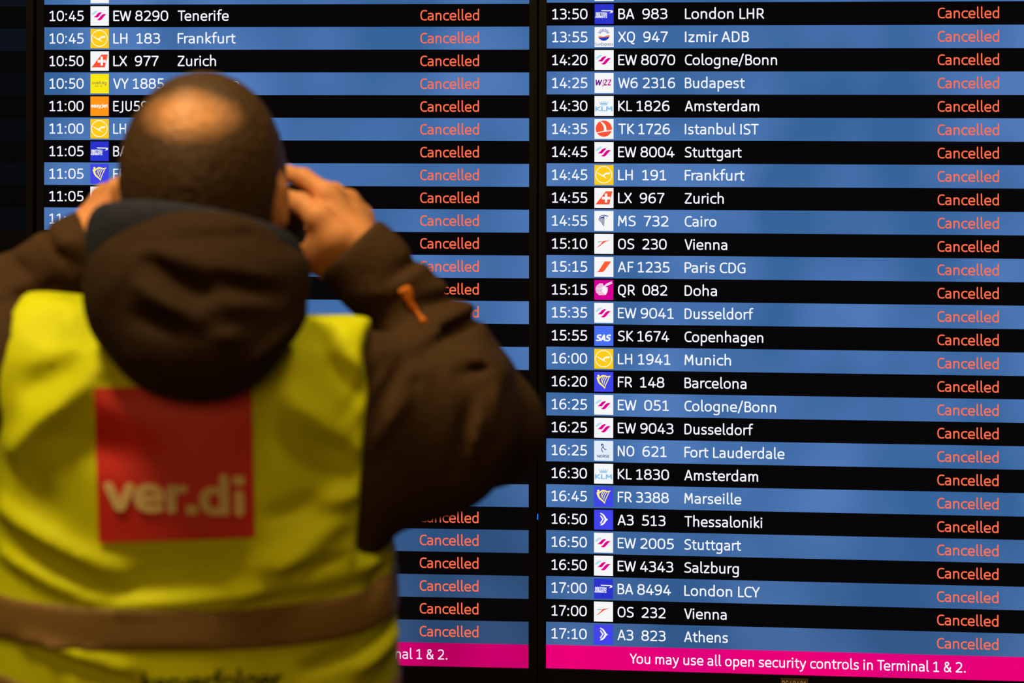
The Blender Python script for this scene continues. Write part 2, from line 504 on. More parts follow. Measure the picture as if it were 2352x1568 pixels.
    if k == 'chevron_wing':
        return (66, 68, 236), [(WHITE, [[(13.4, 7.2), (17, 7.4), (22, 10.2), (26, 15.6), (28.6, 19.6), (32, 22), (27.6, 26), (24.4, 31), (20, 34.6), (14, 36.2), (15.4, 32.6), (20.6, 29), (23, 24.6), (24.6, 22), (22.6, 18), (19.4, 12.6), (14.6, 9.4)],
                                        [(13.6, 13), (16.4, 13), (19, 17), (22.6, 21.4), (18.6, 26.4), (17.6, 29.4), (13.6, 31.4), (14.6, 27.4), (19, 22), (15, 17)]])]
    return WHITE, []


LW, LH = 43.5, 45.5
M_UNIT = 0.000836
LAYER = 0.00025


def flat_mesh(name, polys_by_mat, y0):
    """polygons given in panel units (u right, v down), stacked in thin layers in front of the glass"""
    V, Fc, idx, mats = [], [], [], []
    for li, (mat, polys) in enumerate(polys_by_mat):
        if mat not in mats:
            mats.append(mat)
        mi = mats.index(mat)
        for p in polys:
            n = len(V)
            V.extend([(u * M_UNIT, y0 - LAYER * li, -v * M_UNIT) for u, v in p])
            Fc.append(list(range(n, n + len(p))))
            idx.append(mi)
    return mesh_from(name, V, Fc, mats, idx)


LOGO_CACHE = {}


def logo_mesh(k):
    if k not in LOGO_CACHE:
        bgc, shapes = logo_shapes(k)
        lst = [(emit('lcd_%d_%d_%d' % bgc, bgc), [[(0, 0), (LW, 0), (LW, LH), (0, LH)]])]
        for c, polys in shapes:
            lst.append((emit('lcd_%d_%d_%d' % c, c), polys))
        LOGO_CACHE[k] = flat_mesh('airline_logo', lst, 0.0)
    return LOGO_CACHE[k]


TEXT_CACHE = {}


def text_mesh(s, width, size, mat, weight=6.15):
    key = (s, None if width is None else round(width, 1), size, mat.name)
    if key not in TEXT_CACHE:
        V, Fc = text_geo(s, weight)
        P = place_text(V, 0, width, 0, size)
        TEXT_CACHE[key] = flat_mesh('lettering', [(mat, [[tuple(P[i]) for i in f] for f in Fc])], 0.0)
    return TEXT_CACHE[key]


# ------------------------------------------------------------------ the departure screens
ROW = 52.5
BASE = 38.4       # baseline below the top of a row
CAP = 24.7
lcd_white = emit('lcd_lettering_white', (243, 246, 255))
lcd_red = emit('lcd_lettering_red', (255, 110, 75))
lcd_black = emit('lcd_black_row', (9, 6, 8))
bezel_mat = pbr('black_bezel', (11, 8, 6), 0.55, 0.15)
glass_mat = pbr('black_glass', (10, 8, 8), 0.35, 0.2)

PANEL = {  # X0, Y0, Z0 (relative to the lens), yaw, roll; fitted to one flat plane per screen
    'a': (-0.91226, 3.88422, 0.17754, 0.06836, 0.00105),
    'b': (0.06666, 3.81382, 0.17829, 0.09169, 0.00113),
    'c': (-1.901, 3.953, 0.1764, 0.045, 0.001),
}


def to_u(panel, x):
    """panel units of a frame column"""
    X0, Y0, Z0, yaw, roll = PANEL[panel]
    c = x - CX
    return (c * Y0 - F_PX * X0) / (M_UNIT * (F_PX * math.cos(yaw) + c * math.sin(yaw)))


def sub(name, mesh, parent, u, v, lift):
    o = link_mesh(name, mesh, parent)
    o.location = (u * M_UNIT, -lift, -v * M_UNIT)
    return o


ROW_W = {'a': 1133.5, 'b': 1133.5, 'c': 1133.5}


def screen(panel, label, group=None):
    X0, Y0, Z0, yaw, roll = PANEL[panel]
    root = empty('flight_information_display', (X0, Y0, CAM_Z + Z0), (0, roll, -yaw), label, 'screen', group)
    W = 1133.5 * M_UNIT
    top, bot = 7 * ROW * M_UNIT, -(29.05 * ROW) * M_UNIT
    b = 18.2 * M_UNIT
    # housing: a frame around the glass plus the back box
    V, Fc = [], []

    def add(x0, x1, y0, y1, z0, z1, bev=0.0):
        v, f = box_geo(x0, x1, y0, y1, z0, z1, bev)
        n = len(V)
        V.extend(v)
        Fc.extend([[i + n for i in q] for q in f])
    add(-b, 0, -0.002, 0.03, bot - 0.07, top + 0.03, 0.0008)
    add(W, W + b, -0.002, 0.03, bot - 0.07, top + 0.03, 0.0008)
    add(0, W, -0.002, 0.03, bot - 0.07, bot, 0.0008)
    add(0, W, -0.002, 0.03, top, top + 0.03, 0.0008)
    add(0, W, 0.012, 0.03, bot, top)
    link_mesh('housing', mesh_from('housing', V, Fc, bezel_mat), root)
    box('glass', glass_mat, 0, W, 0.0004, 0.011, bot, top, root)
    return root


def row_strip(root, r, mat, label, h=1.0):
    me = flat_mesh('flight_row', [(mat, [[(0, 0), (1133.5, 0), (1133.5, ROW * h), (0, ROW * h)]])], 0.0)
    o = sub('flight_row', me, root, 0, r * ROW, 0.0002)
    if label:
        o['label'] = label
    return o


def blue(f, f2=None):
    """the lit blue row colour scaled by f, which paints the lower rows dimmer"""
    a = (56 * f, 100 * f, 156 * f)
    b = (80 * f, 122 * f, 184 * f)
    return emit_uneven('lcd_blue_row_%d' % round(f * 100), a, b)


U_TIME, U_LOGO, U_FLIGHT, U_DEST, U_CANC, U_CANC1 = 12.2, 109.7, 163.6, 315.4, 882.2, 1018.0


def fill_row(o, panel, time, logo, flight, f_end, dest, d_end, status=True, cut_time=None):
    if time:
        sub('departure_time', text_mesh(time, None if cut_time else 81.2, CAP, lcd_white), o, U_TIME, BASE, LAYER)
    if logo:
        sub('airline_logo', logo_mesh(logo), o, U_LOGO, 3.6, LAYER)
    if flight:
        w = None if f_end is None else to_u(panel, f_end) - U_FLIGHT
        sub('flight_number', text_mesh(flight, w, CAP, lcd_white), o, U_FLIGHT, BASE, LAYER)
    if dest:
        sub('destination', text_mesh(dest, to_u(panel, d_end) - U_DEST, CAP, lcd_white), o, U_DEST, BASE, LAYER)
    if status:
        sub('status', text_mesh('Cancelled', U_CANC1 - U_CANC, CAP, lcd_red), o, U_CANC, BASE, LAYER)


scr_b = screen('b', 'departure board screen listing flights from 13:50 to 17:10, every one cancelled')
RIGHT = [
 ('13:50', 'blue_ribbon', 'BA  983', 1533, 'London LHR', 1755), ('13:55', 'sun', 'XQ  947', 1534, 'Izmir ADB', 1720.5),
 ('14:20', 'wing_magenta', 'EW 8070', 1551, 'Cologne/Bonn', 1785), ('14:25', 'wizz_word', 'W6 2316', 1551, 'Budapest', 1711),
 ('14:30', 'crown', 'KL 1826', 1538, 'Amsterdam', 1744), ('14:35', 'goose', 'TK 1726', 1539, 'Istanbul IST', 1743),
 ('14:45', 'wing_magenta', 'EW 8004', 1550, 'Stuttgart', 1704), ('14:45', 'crane_yellow', 'LH  191', 1531, 'Frankfurt', 1710.5),
 ('14:55', 'cross_tail', 'LX  967', 1526.5, 'Zurich', 1663), ('14:55', 'falcon', 'MS  732', 1536, 'Cairo', 1646),
 ('15:10', 'red_arrow', 'OS  230', 1532, 'Vienna', 1671), ('15:15', 'red_slash', 'AF 1235', 1538.5, 'Paris CDG', 1713),
 ('15:15', 'oryx', 'QR  082', 1533.5, 'Doha', 1647.5), ('15:35', 'wing_magenta', 'EW 9041', 1548.5, 'Dusseldorf', 1731.5),
 ('15:55', 'sas_word', 'SK 1674', 1538, 'Copenhagen', 1754), ('16:00', 'crane_yellow', 'LH 1941', 1541, 'Munich', 1680),
 ('16:20', 'harp', 'FR  148', 1527, 'Barcelona', 1715.5), ('16:25', 'wing_magenta', 'EW  051', 1537.5, 'Cologne/Bonn', 1783.5),
 ('16:25', 'wing_magenta', 'EW 9043', 1548, 'Dusseldorf', 1731), ('16:25', 'norse_knot', 'N0  621', 1532.5, 'Fort Lauderdale', 1803),
 ('16:30', 'crown', 'KL 1830', 1538, 'Amsterdam', 1742.5), ('16:45', 'harp', 'FR 3388', 1537.5, 'Marseille', 1704),
 ('16:50', 'chevron_wing', 'A3  513', 1530, 'Thessaloniki', 1752), ('16:50', 'wing_magenta', 'EW 2005', 1549, 'Stuttgart', 1703.5),
 ('16:50', 'wing_magenta', 'EW 4343', 1548, 'Salzburg', 1698.5), ('17:00', 'blue_ribbon', 'BA 8494', 1543, 'London LCY', 1746.5),
 ('17:00', 'red_arrow', 'OS  232', 1530.5, 'Vienna', 1670.5), ('17:10', 'chevron_wing', 'A3  823', 1530.5, 'Athens', 1673.5),
]
o = row_strip(scr_b, -1, blue(1.0), 'blue row cut by the top of the frame')
fill_row(o, 'b', None, 'goose', None, None, None, None, False)
for r, (t, lg, fl, fe, ds, de) in enumerate(RIGHT):
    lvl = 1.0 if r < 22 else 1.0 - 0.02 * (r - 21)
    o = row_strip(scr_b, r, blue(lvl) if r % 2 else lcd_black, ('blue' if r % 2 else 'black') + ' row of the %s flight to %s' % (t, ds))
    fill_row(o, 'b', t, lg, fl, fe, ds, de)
NOTICE = 'You may use all open security controls in Terminal 1 & 2.'
o = row_strip(scr_b, 28, emit_uneven('lcd_magenta', (224, 0, 122), (238, 0, 118)), 'magenta notice bar', 1.03)
o.name = 'notice_bar'
u0 = to_u('b', 1448.5)
sub('notice_text', text_mesh(NOTICE, to_u('b', 2219.5) - u0, 24.0, lcd_white), o, u0, 38.6, LAYER)
# inventory sticker on the lower frame
lab_u0, lab_u1 = to_u('b', 1795), to_u('b', 1858)
lab = link_mesh('inventory_sticker', flat_mesh('inventory_sticker', [(pbr('sticker_brown', (96, 72, 40), 0.7, 0.2), [[(0, 0), (lab_u1 - lab_u0, 0), (lab_u1 - lab_u0, 26), (0, 26)]])], 0.0), scr_b)
lab.location = (lab_u0 * M_UNIT, -0.0023, -(29.05 * ROW + 5.5) * M_UNIT)
lab['label'] = 'small brown sticker with a number'
sub('sticker_number', text_mesh('B640421', to_u('b', 1853) - to_u('b', 1797), 16.5, pbr('sticker_print', (240, 212, 158), 0.7, 0.2), 6.5), lab, 3, 22.5, 0.0003)

scr_a = screen('a', 'departure board screen behind the person, its first flights leaving at 10:45')
LEFT = [
 ('10:45', 'wing_magenta', 'EW 8290', 386.5, 'Tenerife', 525.5), ('10:45', 'crane_yellow', 'LH  183', 368, 'Frankfurt', 541.5),
 ('10:50', 'cross_tail', 'LX  977', 364.5, 'Zurich', 496.5), ('10:50', 'yellow_word', 'VY 1885', 377, 'Barcelona', 549),
 ('11:00', 'orange_word', 'EJU59', None, None, None), ('11:00', 'crane_yellow', 'LH', None, None, None),
 ('11:05', 'blue_ribbon', 'BA', None, None, None), ('11:05', 'harp', 'FR', None, None, None),
 ('11:05', 'goose', None, None, None, None), ('11:', None, None, None, None, None),
]
o = row_strip(scr_a, -1, blue(1.0), 'blue row cut by the top of the frame')
fill_row(o, 'a', None, 'wing_magenta', None, None, None, None, False)
for r in range(28):
    lvl = 1.0 if r < 18 else 1.0 - 0.034 * (r - 17)  # off-angle dimming of the screen painted into the lower rows
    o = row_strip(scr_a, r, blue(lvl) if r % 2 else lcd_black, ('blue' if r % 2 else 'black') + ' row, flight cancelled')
    if r < len(LEFT):
        t, lg, fl, fe, ds, de = LEFT[r]
        fill_row(o, 'a', t, lg, fl, fe, ds, de, True, cut_time=(t == '11:'))
    else:
        fill_row(o, 'a', None, None, None, None, None, None)
o = row_strip(scr_a, 28, emit_uneven('lcd_magenta_dim', (176, 0, 88), (204, 0, 106)), 'magenta notice bar', 1.03)  # darker copy of the magenta, off-angle dimming put into its colour
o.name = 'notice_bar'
u0 = to_u('b', 1448.5)
u1 = to_u('a', 1029)
u0 = u1 - (to_u('b', 2219.5) - to_u('b', 1448.5))
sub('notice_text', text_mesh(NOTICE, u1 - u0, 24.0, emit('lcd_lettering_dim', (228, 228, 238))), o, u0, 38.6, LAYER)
led_u = to_u('a', 1236.5)
led = link_mesh('status_light', flat_mesh('status_light', [(emit('led_blue', (20, 120, 255), 1.2), [[(0, 0), (3.4, 0), (3.4, 13.5), (0, 13.5)]])], 0.0), scr_a)
led.location = ((led_u - 1.5) * M_UNIT, -0.0022, -(22.27 * ROW) * M_UNIT)
led['label'] = 'tiny blue indicator light'

scr_c = screen('c', 'nearly dark screen at the edge of the board, beside the times from 10:45')
for r in range(-1, 10):
    lit = r in (-1, 1)
    m = emit('lcd_dim_row', (13, 17, 25)) if lit else (emit('lcd_dark_blue_row', (9, 10, 13)) if r % 2 else emit('lcd_dark_row', (7, 6, 6)))
    row_strip(scr_c, r, m, None)


# ------------------------------------------------------------------ distance fields -> continuous surfaces
class Field:
    def __init__(self, lo, hi, h, far=0.12):
        self.h = h
        self.lo = np.array(lo, np.float32)
        self.n = np.ceil((np.array(hi) - np.array(lo)) / h).astype(int) + 1
        self.D = np.full(tuple(self.n), far, np.float32)
        self.ax = [self.lo[i] + h * np.arange(self.n[i], dtype=np.float32) for i in range(3)]

    def window(self, lo, hi, pad):
        s = []
        for i in range(3):
            a = int(max(0, math.floor((lo[i] - pad - self.lo[i]) / self.h)))
            b = int(min(self.n[i], math.ceil((hi[i] + pad - self.lo[i]) / self.h) + 1))
            s.append(slice(a, max(a, b)))
        X = self.ax[0][s[0]][:, None, None]
        Y = self.ax[1][s[1]][None, :, None]
        Z = self.ax[2][s[2]][None, None, :]
        return tuple(s), X, Y, Z

    def join(self, sl, d, k):
        a = self.D[sl]
        if k <= 0:
            self.D[sl] = np.minimum(a, d)
        else:
            h = np.clip(0.5 + 0.5 * (a - d) / k, 0, 1)
            self.D[sl] = a * (1 - h) + d * h - k * h * (1 - h)

    def cap(self, a, b, ra, rb=None, k=0.012):
        rb = ra if rb is None else rb
        a, b = np.array(a, np.float32), np.array(b, np.float32)
        pad = max(ra, rb) + 0.06
        sl, X, Y, Z = self.window(np.minimum(a, b), np.maximum(a, b), pad)
        ba = b - a
        L = float(np.dot(ba, ba)) + 1e-12
        t = np.clip(((X - a[0]) * ba[0] + (Y - a[1]) * ba[1] + (Z - a[2]) * ba[2]) / L, 0, 1)
        d = np.sqrt((X - a[0] - t * ba[0]) ** 2 + (Y - a[1] - t * ba[1]) ** 2 + (Z - a[2] - t * ba[2]) ** 2) - (ra + t * (rb - ra))
        self.join(sl, d, k)

    def chain(self, pts, rs, k=0.012):
        for i in range(len(pts) - 1):
            self.cap(pts[i], pts[i + 1], rs[i], rs[i + 1], k)

    def ell(self, c, r, k=0.015, tilt=0.0):
        """ellipsoid, turned by tilt about the x axis"""
        c = np.array(c, np.float32)
        m = max(r)
        sl, X, Y, Z = self.window(c - m, c + m, 0.06)
        x, y0, z0 = X - c[0], Y - c[1], Z - c[2]
        ct, st = math.cos(tilt), math.sin(tilt)
        y, z = y0 * ct + z0 * st, -y0 * st + z0 * ct
        k0 = np.sqrt((x / r[0]) ** 2 + (y / r[1]) ** 2 + (z / r[2]) ** 2)
        k1 = np.sqrt((x / r[0] ** 2) ** 2 + (y / r[1] ** 2) ** 2 + (z / r[2] ** 2) ** 2) + 1e-6
        self.join(sl, k0 * (k0 - 1) / k1, k)

    def mesh(self, D=None):
        D = self.D if D is None else D
        return surface_nets(D, self.lo, self.h)

    def first_hit(self, D, x, z):
        """depth of the surface nearest the lens above (x, z)"""
        i = (x - self.lo[0]) / self.h
        k = (z - self.lo[2]) / self.h
        i0, k0 = int(np.clip(math.floor(i), 0, self.n[0] - 2)), int(np.clip(math.floor(k), 0, self.n[2] - 2))
        fi, fk = i - i0, k - k0
        col = (D[i0, :, k0] * (1 - fi) * (1 - fk) + D[i0 + 1, :, k0] * fi * (1 - fk) + D[i0, :, k0 + 1] * (1 - fi) * fk + D[i0 + 1, :, k0 + 1] * fi * fk)
        neg = np.nonzero(col < 0)[0]
        if len(neg) == 0:
            return float(self.ax[1][-1])
        j = neg[0]
        if j == 0:
            return float(self.ax[1][0])
        a, b = col[j - 1], col[j]
        return float(self.ax[1][j - 1] + self.h * a / (a - b))


def surface_nets(D, lo, h):
    s = D < 0
    nx, ny, nz = D.shape
    cnt = np.zeros((nx - 1, ny - 1, nz - 1), np.int8)
    for i in (0, 1):
        for j in (0, 1):
            for k in (0, 1):
                cnt += s[i:nx - 1 + i, j:ny - 1 + j, k:nz - 1 + k]
    act = (cnt > 0) & (cnt < 8)
    I, J, K = np.nonzero(act)
    ids = np.full(act.shape, -1, np.int64)
    ids[I, J, K] = np.arange(len(I))
    acc = np.zeros((len(I), 3))
    num = np.zeros(len(I))
    cor = [(0, 0, 0), (1, 0, 0), (0, 1, 0), (1, 1, 0), (0, 0, 1), (1, 0, 1), (0, 1, 1), (1, 1, 1)]
    for a in range(8):
        for b in range(a + 1, 8):
            if sum(abs(cor[a][q] - cor[b][q]) for q in range(3)) != 1:
                continue
            da = D[I + cor[a][0], J + cor[a][1], K + cor[a][2]]
            db = D[I + cor[b][0], J + cor[b][1], K + cor[b][2]]
            m = (da < 0) != (db < 0)
            t = np.where(m, da / np.where(m, da - db, 1), 0)
            for q in range(3):
                acc[:, q] += np.where(m, cor[a][q] + t * (cor[b][q] - cor[a][q]), 0)
            num += m
    P = acc / num[:, None] + np.stack([I, J, K], 1)
    V = np.array(lo)[None, :] + P * h
    faces = []
    for ax in range(3):
        u, v = (ax + 1) % 3, (ax + 2) % 3
        sl0 = [slice(None)] * 3
        sl1 = [slice(None)] * 3
        sl0[ax] = slice(0, -1)
        sl1[ax] = slice(1, None)
        A, B = s[tuple(sl0)], s[tuple(sl1)]
        for sign in (0, 1):
            E = (A & ~B) if sign == 0 else (~A & B)
            e = np.stack(np.nonzero(E), 1)
            ok = (e[:, u] > 0) & (e[:, v] > 0) & (e[:, u] < D.shape[u] - 1) & (e[:, v] < D.shape[v] - 1)
            e = e[ok]
            q = []
            for du, dv in ((0, 0), (1, 0), (1, 1), (0, 1)):
                c = e.copy()
                c[:, u] -= 1 - du
                c[:, v] -= 1 - dv
                q.append(ids[c[:, 0], c[:, 1], c[:, 2]])
            q = np.stack(q, 1)
            if sign == 1:
                q = q[:, ::-1]
            faces.append(q)
    return V, np.concatenate(faces)


def fast_mesh(name, V, Fq, mat, smooth=True):
    me = bpy.data.meshes.new(name)
    me.vertices.add(len(V))
    me.vertices.foreach_set('co', np.asarray(V, np.float32).ravel())
    me.loops.add(len(Fq) * 4)
    me.loops.foreach_set('vertex_index', Fq.astype(np.int32).ravel())
    me.polygons.add(len(Fq))
    me.polygons.foreach_set('loop_start', np.arange(0, len(Fq) * 4, 4, dtype=np.int32))
    me.polygons.foreach_set('loop_total', np.full(len(Fq), 4, np.int32))
    me.materials.append(mat)
    me.update(calc_edges=True)
    me.validate()
    if smooth:
        me.polygons.foreach_set('use_smooth', np.ones(len(me.polygons), bool))
    return me


def relax(V, Fq, it=2, lam=0.5):
    """a little smoothing of the lattice steps"""
    n = len(V)
    V = V.copy()
    for _ in range(it):
        acc = np.zeros((n, 3))
        cnt = np.zeros(n)
        for a in range(4):
            i, j = Fq[:, a], Fq[:, (a + 1) % 4]
            for q in range(3):
                acc[:, q] += np.bincount(i, V[j, q], n) + np.bincount(j, V[i, q], n)
            cnt += np.bincount(i, minlength=n) + np.bincount(j, minlength=n)
        V += lam * (acc / np.maximum(cnt, 1)[:, None] - V)
    return V


def ridges(X, Z, items, Yref):
    """cloth folds: soft crests and hollows along short lines, given at depth Yref"""
    out = np.zeros(np.broadcast(X, Z).shape, np.float32)
    for x1, y1, x2, y2, amp, w in items:
        a, b = px(x1, y1, Yref), px(x2, y2, Yref)
        ww = w / F_PX * Yref
        ax_, az_, bx_, bz_ = a[0], a[2], b[0], b[2]
        dx, dz = bx_ - ax_, bz_ - az_
        L = dx * dx + dz * dz
        t = np.clip(((X - ax_) * dx + (Z - az_) * dz) / L, 0, 1)
        d2 = (X - ax_ - t * dx) ** 2 + (Z - az_ - t * dz) ** 2
        out += amp * np.exp(-d2 / (ww * ww)) * (0.35 + 0.65 * np.sin(np.pi * np.clip(t * 0.8 + 0.1, 0, 1)))
    return out


# ------------------------------------------------------------------ the person
person = empty('person', (-0.317, 1.97, 0.0), (0, 0, 0),
               'person seen from behind in a yellow safety vest with a red square, arms raised', 'person')
P0 = np.array([-0.317, 1.97, 0.0])


def part(name, V, Fq, mat, parent=None, it=2):
    V = relax(V, Fq, it) if it else V
    me = fast_mesh(name, V - P0, Fq, mat)
    return link_mesh(name, me, parent or person)


HC = px(466, 405, 2.0)                       # middle of the skull

# joints
SH_L, SH_R = px(110, 865, 1.97), px(800, 935, 1.97)
EL_L, EL_R = px(-190, 930, 2.13), px(1116, 982, 2.14)
WR_L, WR_R = px(200, 550, 2.145), px(812, 572, 2.135)

skin = pbr('skin', (232, 154, 98), 0.55, 0.3, noise=0.25, nscale=40, bump=0.15, bscale=250)

skin.node_tree.nodes['Principled BSDF'].inputs['Subsurface Weight'].default_value = 0.12
skin.node_tree.nodes['Principled BSDF'].inputs['Subsurface Radius'].default_value = (0.010, 0.003, 0.0015)
skin.node_tree.nodes['Principled BSDF'].inputs['Subsurface Scale'].default_value = 1.0

body = Field((-0.68, 1.66, 0.0), (0.10, 2.30, 1.80), 0.004)
# skull, face, neck
body.ell(HC, (0.0785, 0.097, 0.101), 0)
body.ell(HC + [0, 0.035, -0.062], (0.060, 0.068, 0.082), 0.03)
body.cap(HC + [-0.012, 0.083, -0.128], HC + [0.012, 0.083, -0.128], 0.020, k=0.03)
body.cap(HC + [0, 0.094, -0.022], HC + [0, 0.120, -0.064], 0.008, 0.013, 0.012)
body.cap(HC + [-0.012, 0.106, -0.066], HC + [0.012, 0.106, -0.066], 0.009, k=0.01)
body.cap(HC + [-0.036, 0.082, -0.010], HC + [0.036, 0.082, -0.010], 0.014, k=0.02)
for sx in (-1, 1):
    body.ell(HC + [sx * 0.042, 0.066, -0.062], (0.024, 0.026, 0.022), 0.02)
    body.cap(HC + [sx * 0.002, 0.100, -0.096], HC + [sx * 0.020, 0.092, -0.098], 0.006, k=0.008)
    body.cap(HC + [sx * 0.002, 0.099, -0.107], HC + [sx * 0.018, 0.092, -0.105], 0.007, k=0.008)
    # ears: a shell with a rim
    body.ell(HC + [sx * 0.0765, -0.006, -0.026], (0.011, 0.021, 0.034), 0.006)
    body.cap(HC + [sx * 0.083, -0.020, -0.010], HC + [sx * 0.082, -0.018, -0.044], 0.006, k=0.006)
body.cap(HC + [0, -0.030, -0.075], px(455, 760, 1.965), 0.056, 0.062, 0.03)
# trunk, arms and legs under the clothes
body.cap(px(200, 870, 1.97), px(690, 900, 1.97), 0.052, k=0.03)
body.ell(px(445, 1050, 1.975), (0.150, 0.100, 0.200), 0.05)
body.ell(px(445, 1500, 1.98), (0.150, 0.105, 0.200), 0.05)
body.ell(px(445, 1800, 1.99), (0.155, 0.108, 0.130), 0.05)
for S, E, W in ((SH_L, EL_L, WR_L), (SH_R, EL_R, WR_R)):
    body.chain([S, E, W], [0.048, 0.036, 0.026], 0.03)
HIP_Z = 0.92
for sx in (-1, 1):
    hx = -0.317 + sx * 0.09
    body.chain([(hx, 1.985, HIP_Z), (hx + sx * 0.015, 1.975, 0.50), (hx + sx * 0.02, 1.99, 0.10)], [0.082, 0.052, 0.036], 0.04)
    body.cap((hx + sx * 0.02, 1.985, 0.06), (hx + sx * 0.035, 2.13, 0.045), 0.035, 0.026, 0.03)


def hand(F, wr, pts):
    """palm and five fingers; every finger is a bent chain of three segments"""
    mcp = [pts[n][0] for n in ('index', 'middle', 'ring', 'pinky')]
    for m, r in zip(mcp, (0.0145, 0.0145, 0.0140, 0.0125)):
        F.cap(wr, m, 0.022, r, 0.014)
    for a, b in zip(mcp[:-1], mcp[1:]):
        F.cap(a, b, 0.012, k=0.008)
    for n, rs in (('index', (0.0120, 0.0108, 0.0096, 0.0084)), ('middle', (0.0120, 0.0106, 0.0096, 0.0084)),
                  ('ring', (0.0114, 0.0102, 0.0092, 0.0080)), ('pinky', (0.0102, 0.0092, 0.0082, 0.0072))):
        F.chain(pts[n], rs, 0.003)
    F.chain([wr] + pts['thumb'], (0.024, 0.0185, 0.0140, 0.0112, 0.0092), 0.008)


R_H = {
 'index': [px(752, 448, 2.150), px(697, 408, 2.165), px(661, 399, 2.186), px(634, 402, 2.200)],
 'middle': [px(797, 466, 2.180), px(768, 440, 2.222), px(722, 462, 2.240), px(692, 484, 2.234)],
 'ring': [px(828, 500, 2.190), px(800, 496, 2.232), px(748, 512, 2.246), px(706, 524, 2.236)],
 'pinky': [px(838, 542, 2.182), px(800, 560, 2.222), px(748, 572, 2.236), px(708, 570, 2.230)],
 'thumb': [px(772, 548, 2.118), px(732, 500, 2.118), px(692, 468, 2.132), px(656, 452, 2.150)],
}
hand(body, WR_R, R_H)
body.ell(px(752, 572, 2.130), (0.026, 0.022, 0.026), 0.014)
body.cap(px(752, 596, 2.140), px(700, 586, 2.150), 0.022, 0.014, 0.012)
L_H = {
 'index': [px(270, 440, 2.155), px(306, 400, 2.168), px(342, 396, 2.186), px(370, 400, 2.200)],
 'middle': [px(244, 452, 2.180), px(270, 434, 2.222), px(316, 446, 2.240), px(350, 460, 2.234)],
 'ring': [px(226, 480, 2.190), px(250, 474, 2.232), px(304, 494, 2.246), px(344, 504, 2.236)],
 'pinky': [px(218, 514, 2.182), px(240, 530, 2.222), px(296, 544, 2.236), px(336, 546, 2.230)],
 'thumb': [px(244, 530, 2.118), px(276, 490, 2.118), px(310, 462, 2.130), px(346, 452, 2.148)],
}
hand(body, WR_L, L_H)
Vb, Fb = body.mesh()
part('body', Vb, Fb, skin, it=1)
del body

# eyes, dark irises set in the sockets
for sx in (-1, 1):
    V, Fc = [], []
    c = HC + np.array([sx * 0.032, 0.083, -0.036])
    for i in range(9):
        for j in range(14):
            t, f = math.pi * i / 8, 2 * math.pi * j / 14
            V.append(c - P0 + 0.0125 * np.array([math.sin(t) * math.cos(f), math.cos(t), math.sin(t) * math.sin(f)]))
    idx = []
    for i in range(8):
        for j in range(14):
            Fc.append([i * 14 + j, i * 14 + (j + 1) % 14, (i + 1) * 14 + (j + 1) % 14, (i + 1) * 14 + j])
            idx.append(1 if i < 2 else 0)
    link_mesh('eye', mesh_from('eye', V, Fc, [pbr('eye_white', (230, 226, 218), 0.2, 0.5), pbr('iris', (60, 40, 28), 0.2, 0.5)], idx, True), person)


# hair: cropped cap, thin at the crown
def hair_material():
    m = pbr('cropped_hair', (84, 60, 38), 0.75, 0.15)
    nt = m.node_tree
    b = nt.nodes['Principled BSDF']
    tc = nt.nodes.new('ShaderNodeTexCoord')
    n = nt.nodes.new('ShaderNodeTexNoise')
    n.inputs['Scale'].default_value = 26
    n.inputs['Detail'].default_value = 6
    mp = nt.nodes.new('ShaderNodeMapping')
    mp.vector_type = 'TEXTURE'
    c = HC - P0 + np.array([0.001, -0.076, 0.064])
    mp.inputs['Location'].default_value = tuple(c)
    mp.inputs['Scale'].default_value = (0.055, 0.062, 0.029)
    ln = nt.nodes.new('ShaderNodeVectorMath')
    ln.operation = 'LENGTH'
    add = nt.nodes.new('ShaderNodeMath')
    add.operation = 'MULTIPLY_ADD'
    add.inputs[1].default_value = 0.95
    ramp = nt.nodes.new('ShaderNodeValToRGB')
    ramp.color_ramp.elements[0].position = 0.50
    ramp.color_ramp.elements[0].color = rgb(212, 142, 84)
    ramp.color_ramp.elements[1].position = 1.0
    ramp.color_ramp.elements[1].color = rgb(76, 53, 31)
    sc = nt.nodes.new('ShaderNodeMath')
    sc.operation = 'MULTIPLY'
    sc.inputs[1].default_value = 0.65
    nt.links.new(tc.outputs['Object'], mp.inputs['Vector'])
    nt.links.new(mp.outputs[0], ln.inputs[0])
    nt.links.new(tc.outputs['Object'], n.inputs['Vector'])
    nt.links.new(n.outputs['Fac'], add.inputs[0])
    nt.links.new(ln.outputs['Value'], add.inputs[2])
    nt.links.new(add.outputs[0], sc.inputs[0])
    nt.links.new(sc.outputs[0], ramp.inputs[0])
    nt.links.new(ramp.outputs[0], b.inputs['Base Color'])
    b.inputs['Roughness'].default_value = 0.5
    b.inputs['Specular IOR Level'].default_value = 0.35
    return m


hf = Field(HC - [0.12, 0.14, 0.16], HC + [0.12, 0.14, 0.13], 0.003)
hf.ell(HC, (0.0785, 0.097, 0.101), 0)
hf.cap(HC + [0, -0.030, -0.075], px(455, 760, 1.965), 0.056, 0.062, 0.03)
hf.D -= 0.0045
sl, X, Y, Z = hf.window(hf.lo, hf.lo + 1, 0)
yy, zz = Y - HC[1], Z - HC[2]
cut = ((yy - 0.082) * 0.1 - (zz - 0.045) * 0.075) / 0.125
hf.D = np.maximum(hf.D, np.maximum(cut + 0 * X, (-0.118 - zz) + 0 * X + 0 * Y))
for sx in (-1, 1):      # clear of the ears
    e = np.sqrt(((X - HC[0] - sx * 0.080) / 0.018) ** 2 + ((yy + 0.008) / 0.026) ** 2 + ((zz + 0.027) / 0.038) ** 2) - 1
    hf.D = np.maximum(hf.D, (-e * 0.018).astype(np.float32))
Vh, Fh = hf.mesh()
rs = np.random.RandomState(2)
